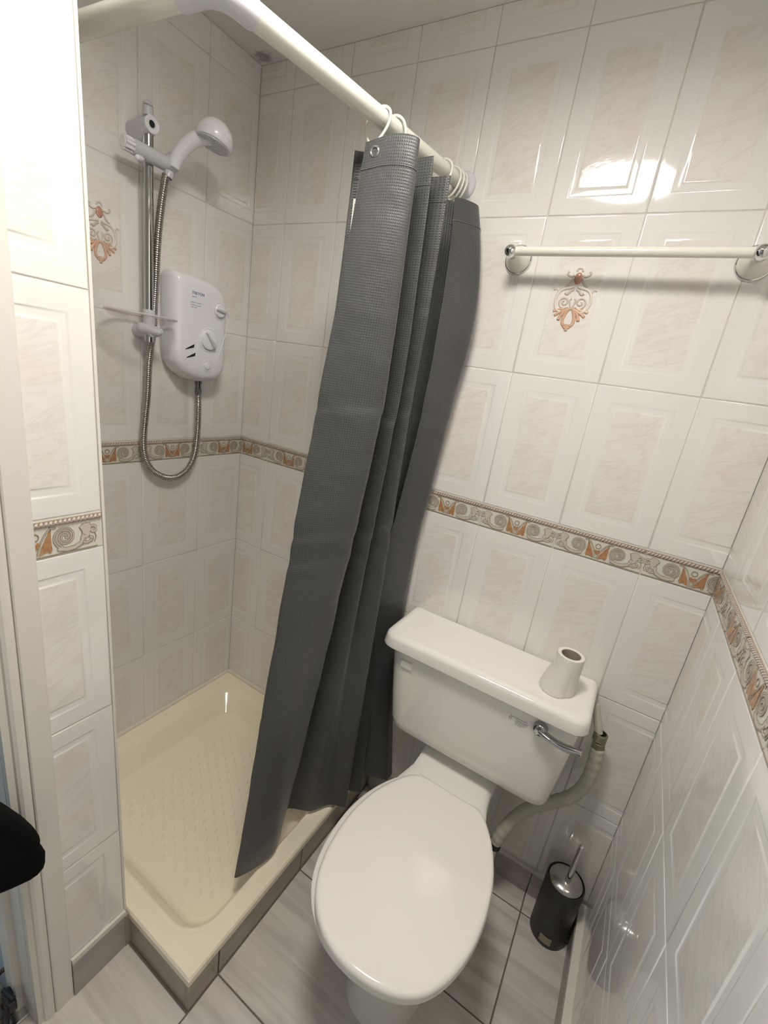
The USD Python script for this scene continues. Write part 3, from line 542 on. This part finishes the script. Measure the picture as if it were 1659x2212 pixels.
uvc = np.stack([su, np.repeat(CX[0, :, 2][None], cm, 0)], -1).reshape(-1, 2)
obj('cloth', sheet(CX), 'curtain', cu, smooth=True, uv=uvc)
top = CX[:, :8].copy()
def nrm(X, k, j): a = X[min(k + 1, cm - 1), j] - X[max(k - 1, 0), j]; v = np.cross(a, (0, 0, 1.)); return v / np.linalg.norm(v)
for fu in (2.5, 5.6):
    k = int(fu / (len(FOLDS) - 1) * (cm - 1)); p = CX[k, 3]; nn = nrm(CX, k, 3); a, b, c = frame(nn); t = np.linspace(0, 2 * np.pi, 25)
    obj('eyelet', tube(np.stack([p + .0075 * (a * math.cos(q) + b * math.sin(q)) for q in t]), .0022, 8, caps=False), 'chrome', cu, smooth=True, label='metal eyelet')
obj('hem_stitching', tube(np.array([CX[k, 7] + .0006 * nrm(CX, k, 7) for k in range(0, cm)]), .0006, 6), 'curtain_hem', cu, label='pale stitching line of the top hem')
lp = CX[6, 12]; ln = nrm(CX, 6, 12); lu = np.cross((0, 0, 1.), ln)
lab = prism(sbox(-.006, -.075, .006, -.005), .0008, lp + np.array((.002, -.012, 0)), lu, (0, 0, 1)); obj('care_label', lab, 'label_white', cu, label='white care label with fine print')
obj('care_label_print', cat(*[prism(sbox(-.003, z, .003, z + .0025), .0002, lp + np.array((.002, -.012, 0)), lu, (0, 0, 1), .0008) for z in np.arange(-.070, -.012, .006)]), 'print_grey', cu)

# ------------------------------------------------------------------ towel rail
tr_ = thing('towel_rail', 'cream towel rail with chrome tipped ceramic posts on the back wall', 'towel rail', (1.117, 0, 1.72))
ZR, YR = 1.7215, -.066
obj('bar', tube([(.893, YR, ZR), (1.346, YR, ZR)], .0092, 20), 'towel_rail_cream', tr_, smooth=40)
for x in (.891, 1.347):
    p = obj('post', lathe([(.0295, .003), (.0285, .008), (.024, .016), (.0165, .027), (.0125, .038), (.011, .048), (.011, .052)], 36, (x, 0, ZR), (0, -1, 0)), 'towel_rail_cream', tr_, smooth=40)
    obj('base_ring', lathe([(.0, -.004), (.0325, -.004), (.0325, .002), (.0305, .0045), (.0285, .0048)], 36, (x, 0, ZR), (0, -1, 0)), 'chrome', p, smooth=40, label='chrome base ring')
    obj('chrome_tip', lathe([(.0115, .050), (.0130, .053), (.0140, .060), (.0138, .070), (.011, .0785), (.006, .082), (0, .083)], 30, (x, 0, ZR), (0, -1, 0)), 'chrome', p, smooth=60, label='chrome tip')

# ------------------------------------------------------------------ toilet
TC = 1.0775
to = thing('toilet', 'white close-coupled toilet with closed lid against the back wall', 'toilet', (TC, -.3, 0))
HALF = [(-.235, .082), (-.240, .094), (-.262, .113), (-.300, .1385), (-.345, .1580), (-.400, .1705), (-.455, .1750), (-.510, .1715), (-.560, .1600), (-.600, .1420), (-.635, .1150), (-.658, .0800), (-.669, .0420)]
def egg(grow=0., n=112, dx=0., dy=0., k=1.):
    from scipy.interpolate import splprep, splev
    p = np.array([(w, y) for y, w in HALF] + [(0, -.6725)] + [(-w, y) for y, w in HALF[::-1]] + [(-.040, -.2345), (0, -.2340), (.040, -.2345)])
    t, _ = splprep(np.vstack([p, p[:1]]).T, s=2e-5, per=True); q = np.array(splev(np.linspace(0, 1, 400, endpoint=False), t)).T
    q = np.array(Polygon(q).buffer(grow, 24).exterior.coords)[:-1]; L = LineString(np.vstack([q, q[:1]])); pts = np.array([L.interpolate(i / n, True).coords[0] for i in range(n)])
    if not Polygon(pts).exterior.is_ccw: pts = pts[::-1]
    m = int(np.argmin(np.abs(np.arctan2(pts[:, 1] + .45, pts[:, 0])))); pts = np.roll(pts, -m, 0)
    return np.column_stack([TC + dx + pts[:, 0] * k, pts[:, 1] + dy])
def lay(p, z): return np.column_stack([p, np.full(len(p), z)])
def shrink(p, sx, sy, cy): return np.column_stack([TC + (p[:, 0] - TC) * sx, cy + (p[:, 1] - cy) * sy])
e = egg()
LK = dict(dx=.0055, dy=-.007, k=.972)
lid = [lay(egg(-.004, **LK), .4120), lay(egg(0, **LK), .4150), lay(egg(.0005, **LK), .4290), lay(egg(-.0012, **LK), .4340), lay(egg(-.005, **LK), .4372), lay(egg(-.011, **LK), .4386)]
for s_, z in ((.85, .4395), (.65, .4410), (.4, .4422), (.15, .4427)): lid.append(lay(shrink(egg(-.011, **LK), s_, s_, -.45), z))
obj('lid', skin(np.array(lid)), 'lid_plastic', to, smooth=35)
SK = dict(dx=-.0035, dy=.008)
eo, ei = egg(.004, **SK), egg(-.050, **SK)
seat = [lay(eo, .3930), lay(egg(.0055, **SK), .3960), lay(egg(.0055, **SK), .4060), lay(egg(.002, **SK), .4095), lay(egg(-.006, **SK), .4108), lay(egg(-.045, **SK), .4105), lay(ei, .4090), lay(ei, .3950), lay(eo, .3930)]
obj('seat', skin(np.array(seat), True, False), 'lid_plastic', to, smooth=35)
pan = []
for z, g, sx, sy, cy in ((.389, -.004, 1, 1, -.40), (.382, -.001, 1, 1, -.40), (.360, -.002, 1, 1, -.40), (.335, -.008, .98, .985, -.38), (.290, -.012, .88, .90, -.33), (.235, -.014, .74, .80, -.29), (.170, -.014, .62, .72, -.27), (.100, -.014, .585, .70, -.26), (.030, -.014, .60, .715, -.26), (.0, -.012, .62, .73, -.26)):
    pan.append(lay(shrink(egg(g - .008, dy=.020), sx, sy, cy), z))
pan = skin(np.array(pan))
shelf = []     # neck that carries the cistern
for y, w, z0, z1 in ((-.005, .112, .300, .4420), (-.080, .110, .285, .4420), (-.150, .1085, .270, .4080), (-.185, .1120, .262, .3985), (-.235, .1250, .255, .3950), (-.30, .1420, .255, .3890)):
    rp = np.array(rrect(-w, w, z0, z1, .016, 5).exterior.coords)[:-1]; L = LineString(np.vstack([rp, rp[:1]])); q = np.array([L.interpolate(i / 48, True).coords[0] for i in range(48)]); k = int(np.argmin(np.abs(np.arctan2(q[:, 1] - .34, q[:, 0])))); q = np.roll(q, -k, 0)
    shelf.append(np.column_stack([TC - .013 + q[:, 0], np.full(48, y), q[:, 1]]))
obj('pan', cat(pan, skin(np.array(shelf))), 'ceramic', to, smooth=40)
# cistern
XC0, XC1 = .797, 1.334
def rloop(x0, x1, y0, y1, r, z, n=88, rb=.004):
    o = unary_union([rrect(x0, x1, y0, y1, r, 10), sbox(x0, y1 - r - .002, x1, y1)]); o = o.buffer(-rb).buffer(rb, 8)
    p = np.array([o.exterior.interpolate(i / n, True).coords[0] for i in range(n)]); p = p if Polygon(p).exterior.is_ccw else p[::-1]
    k = int(np.argmin(np.abs(np.arctan2(p[:, 1] - (y0 + y1) / 2, p[:, 0] - (x0 + x1) / 2)))); return lay(np.roll(p, -k, 0), z)
body = [rloop(.905, 1.245, -.120, -.006, .03, .4425), rloop(.878, 1.272, -.145, -.006, .035, .4450), rloop(.860, 1.290, -.160, -.005, .035, .4530), rloop(.850, 1.299, -.1685, -.005, .035, .4650), rloop(.846, 1.302, -.1715, -.005, .035, .4850), rloop(.835, 1.310, -.178, -.005, .035, .58), rloop(.8205, 1.3205, -.187, -.005, .035, .7225)]
cs = obj('cistern', skin(np.array(body)), 'ceramic', to, smooth=35)
ld = [rloop(.806, 1.326, -.196, -.004, .035, .7230), rloop(XC0 + .002, XC1 - .002, -.203, -.003, .036, .7240), rloop(XC0, XC1, -.2055, -.002, .036, .7280), rloop(XC0 + .003, XC1 - .003, -.2030, -.002, .036, .7500), rloop(XC0 + .006, XC1 - .006, -.1995, -.004, .036, .7570), rloop(XC0 + .012, XC1 - .012, -.193, -.007, .034, .7610), rloop(XC0 + .020, XC1 - .020, -.184, -.012, .030, .7622), rloop(XC0 + .028, XC1 - .028, -.176, -.026, .026, .7618), rloop(XC0 + .034, XC1 - .034, -.170, -.034, .022, .7600), rloop(XC0 + .06, XC1 - .06, -.150, -.060, .016, .7600)]
obj('cistern_lid', skin(np.array(ld)), 'ceramic', to, smooth=40)
FY = lambda z: -np.interp(z, [.485, .58, .7225], [.1715, .178, .187])
lev = cat(lathe([(0, -.006), (.0165, -.006), (.0165, .010), (.0145, .016), (.010, .019), (0, .020)], 30, (1.238, FY(.693), .694), (0, -1, 0)),
          tube(spline([(1.238, FY(.69) - .013, .694), (1.260, FY(.69) - .019, .691), (1.283, FY(.69) - .026, .692), (1.306, FY(.69) - .032, .698), (1.330, FY(.69) - .036, .704)], 24), np.interp(np.linspace(0, 1, 24), [0, .3, 1], [.0115, .0105, .0120]), 16, ell=.62, up=(0, 0, 1)))
obj('flush_lever', lev, 'lever_chrome', to, smooth=40)
th_ = math.atan2(.187 - .178, .7225 - .58)
def onbody(x0, z0): 
    V = np.array((0, -math.sin(th_), math.cos(th_))); return np.array((x0, FY(z0), z0)), (1, 0, 0), V
O, U, V = onbody(1.161, .663)
st = obj('flush_sticker', prism(sbox(0, 0, .058, .029), .0004, O, U, V), 'sticker', cs, label='small printed flushing instruction sticker')
def txt(s, h, u, v):
    m = meshkit.text_mesh(s, h, .0003); N = np.cross(U, V); m.vertices = O + np.outer(m.vertices[:, 0] + u, U) + np.outer(m.vertices[:, 1] + v, V) + np.outer(m.vertices[:, 2] + .0004, N); return m
obj('sticker_print', cat(txt('Dual Flush Operation', .0030, .006, .0225), txt('Short', .0022, .003, .0175), txt('Flush', .0022, .003, .0140), txt('1', .0022, .003, .0095), txt('press lever and release', .0020, .020, .0175), txt('Long flush: press and', .0020, .020, .0140), txt('hold the lever down', .0020, .020, .0105), txt('for three seconds', .0020, .020, .0070), txt('then let it go', .0020, .020, .0035)), 'print_grey', cs)
O, U, V = onbody(.864, .675)
obj('side_cap', prism(rrect(0, .033, 0, .021, .004), .0050, O, U, V), 'ceramic', cs, label='small white blanking cap')
for s_ in (-1, 1): obj('hinge_cover', tube([(TC + s_ * .072 - .014, -.232, .411), (TC + s_ * .072 + .014, -.232, .411)], .0095, 16), 'lid_plastic', to, smooth=40)

# toilet roll on the lid
ro = thing('toilet_roll', 'nearly used toilet roll standing on the cistern lid', 'toilet roll', (1.252, -.108, .7602))
t = np.linspace(0, 2 * np.pi, 56, endpoint=False)
def rollring(r, z, fl=0.): 
    g = r + fl * np.clip(np.cos(t - math.radians(205)), 0, 1) ** .8; return np.stack([1.252 + g * np.cos(t), -.108 + g * np.sin(t), np.full(56, z)], 1)
z0 = .7603
rp = [rollring(.0310, z0 + .001, .020), rollring(.0310, z0 + .022, .017), rollring(.0310, z0 + .048, .009), rollring(.0310, z0 + .070, .002), rollring(.0310, z0 + .097), rollring(.0300, z0 + .099), rollring(.0235, z0 + .099), rollring(.0225, z0 + .0985), rollring(.0225, z0 + .001), rollring(.0310, z0 + .001, .020)]
obj('paper', skin(np.array(rp), True, False), 'paper', ro, smooth=40)
edge = spline([(1.252 + .0315 * math.cos(a) , -.108 + .0315 * math.sin(a), z) for a, z in ((math.radians(190), z0 + .092), (math.radians(212), z0 + .065), (math.radians(240), z0 + .035), (math.radians(268), z0 + .004))], 24)
edge = edge + np.array([(-.004 * (1 - k), -.003 * k, 0) for k in np.linspace(0, 1, 24)]) * .4
obj('loose_edge', tube(edge, .0012, 8), 'paper', ro, smooth=True, label='edge of the last sheet')
obj('core', lathe([(.0222, .0005), (.0222, .098), (.0212, .098), (.0212, .0005)], 40, (1.252, -.108, z0)), 'card', ro, smooth=40, label='grey cardboard core')

# water pipe
wp = thing('water_pipe', 'lagged water pipe curving from the cistern side down to the floor', 'pipe', (1.36, -.05, 0))
obj('riser', tube([(1.336, -.040, .7205), (1.362, -.053, .655)], .0095, 18), 'foam_lagging', wp, smooth=40)
obj('valve_nut', cat(lathe([(.012, 0), (.0165, .002), (.0165, .020), (.012, .022)], 24, (1.367, -.055, .638)), lathe([(.0125, -.022), (.0160, -.020), (.0165, -.004), (.0125, -.001)], 6, (1.369, -.056, .638))), 'brass', wp, smooth=30, label='tarnished brass compression nut')
pp = spline([(1.370, -.057, .618), (1.373, -.058, .590), (1.374, -.060, .540), (1.366, -.066, .490), (1.345, -.072, .450), (1.310, -.078, .413), (1.270, -.085, .372), (1.238, -.095, .315), (1.220, -.105, .260), (1.213, -.108, .225)], 120)
obj('lagging', tube(pp, .0165 + .0006 * np.sin(np.arange(120) * .9), 18), 'foam_lagging', wp, smooth=40, label='grey foam lagging')
obj('coupling', lathe([(.0, 0), (.0150, 0), (.0170, .002), (.0170, .020), (.0150, .022)], 20, (1.212, -.108, .203)), 'print_black', wp, smooth=40, label='black pipe coupling')
obj('tail_pipe', tube([(1.212, -.108, .205), (1.211, -.108, .0)], .0095, 16), 'rail_white', wp, smooth=40)

# toilet brush
BX, BY = 1.4040, -.0720
tb = thing('toilet_brush', 'matt black toilet brush pot with steel lid in the corner', 'toilet brush', (BX, BY, 0))
obj('pot', lathe([(0, .0), (.046, .0), (.0485, .002), (.0490, .006), (.0495, .198), (.0485, .2005), (.0465, .2005), (.0460, .194), (0, .194)], 52, (BX, BY, 0)), 'holder_black', tb, smooth=40)
obj('lid', lathe([(.0460, .1960), (.0450, .1985), (.0425, .2020), (.038, .2060), (.031, .2098), (.020, .2132), (.0095, .2148), (.0075, .2180), (0, .2180)], 52, (BX, BY, 0)), 'brushed_steel', tb, smooth=50, label='domed steel lid')
obj('handle', lathe([(.0062, .212), (.0070, .216), (.0070, .348), (.0060, .352), (0, .353)], 24, (BX, BY, 0), (.01, -.06, 1)), 'chrome', tb, smooth=40, label='steel handle')
an = np.radians(np.linspace(-112, -76, 12)); Rg = .0499
st = np.array([[(BX + Rg * math.cos(a) + .0 , BY + Rg * math.sin(a), z) for a in an] for z in (.014, .040)])
obj('pot_sticker', skin(st, False, False), 'sticker_gold', tb, label='small gold sticker')

# ------------------------------------------------------------------ ceiling light
cl = thing('ceiling_light', 'round flush ceiling light above the toilet', 'ceiling light', (.965, -.78, ZC))
obj('base', lathe([(0, 0), (.165, 0), (.165, -.058), (.163, -.060), (.160, -.058), (.156, -.006), (0, -.006)], 56, (.965, -.78, ZC)), 'plastic_white', cl, smooth=30, label='white drum of the light')
obj('diffuser', lathe([(.150, -.012), (.153, -.022), (.120, -.027), (.0, -.029)], 56, (.965, -.78, ZC)), 'lamp', cl, smooth=30, label='glowing white diffuser')

# ------------------------------------------------------------------ things at the left edge
bk = thing('black_bag', 'black cloth bag corner hanging in the doorway at the left', 'bag', (.57, -1.0, .5))
bp_ = [(-.906, .532), (-.908, .512), (-.918, .500), (-.935, .499), (-.965, .512), (-1.03, .548), (-1.16, .62), (-1.20, .78), (-1.16, .84), (-1.05, .795), (-.975, .712), (-.940, .645), (-.917, .592), (-.911, .572), (-.914, .553)]
bo = Polygon(bp_).buffer(.004).buffer(-.004)
def bring(d, x): 
    g = bo.buffer(-d, 8); L = g.exterior; p = np.array([L.interpolate(i / 80, True).coords[0] for i in range(80)]); p = p if Polygon(p).exterior.is_ccw else p[::-1]
    k = int(np.argmin(np.abs(np.arctan2(p[:, 1] - .62, p[:, 0] + 1.05)))); p = np.roll(p, -k, 0); return np.column_stack([np.full(80, x), p])
obj('body', skin(np.array([bring(d, x) for d, x in ((.022, .500), (.008, .506), (.002, .518), (0, .545), (.001, .562), (.006, .573), (.018, .580))])), 'black_cloth', bk, smooth=True)
obj('strap', tube(spline([(.54, -1.04, .770), (.538, -1.055, 1.0), (.532, -1.06, 1.6), (.5285, -1.06, 1.985), (.526, -1.06, 2.004), (.5235, -1.06, 1.985), (.530, -1.075, 1.6), (.536, -1.10, 1.0), (.54, -1.11, .800)], 60), .005, 8, ell=1.8), 'black_cloth', bk, smooth=True)
obj('hook', tube(spline([(.5165, -1.06, 2.03), (.522, -1.06, 2.000), (.527, -1.06, 1.994), (.533, -1.06, 2.004)], 16), .0032, 10), 'chrome', t2, smooth=True)
pk = thing('strapped_pack', 'cream pack with black buckled straps on the hall floor', 'bag', (.43, -.988, .003)); ORIG[str(pk.GetPath())] = np.array((.40, -.98, 0))
lump = lambda pts, r: tm(m3.Manifold.batch_hull([S(r, p, 24) for p in pts]))
obj('body', lump([(.375, -.975, .034), (.40, -1.12, .036), (.25, -1.12, .036), (.28, -.98, .03)], .034), 'pack_cream', pk, smooth=True)
obj('side_pocket', lump([(.430, -1.005, .030), (.440, -1.10, .030)], .028), 'pack_cream', pk, smooth=True)
obj('strap', tube(spline([(.385, -.938, .006), (.400, -.938, .050), (.420, -.945, .066), (.440, -.960, .050), (.468, -.972, .030), (.478, -.985, .010)], 30), .0055, 10, ell=1.6), 'strap_black', pk, smooth=True)
obj('carry_loop', tube(spline([(.345, -.945, .030), (.352, -.930, .050), (.372, -.926, .058), (.392, -.932, .054), (.398, -.945, .045)], 24), .0045, 10), 'strap_brown', pk, smooth=True, label='brown carrying loop')
obj('buckle', cat(rbox(.408, .440, -.955, -.940, .040, .068, .003), tube([(.404, -.950, .074), (.436, -.944, .074)], .0045, 10), tube([(.406, -.955, .036), (.440, -.952, .034)], .004, 10)), 'print_black', pk, smooth=40, label='black plastic buckle')
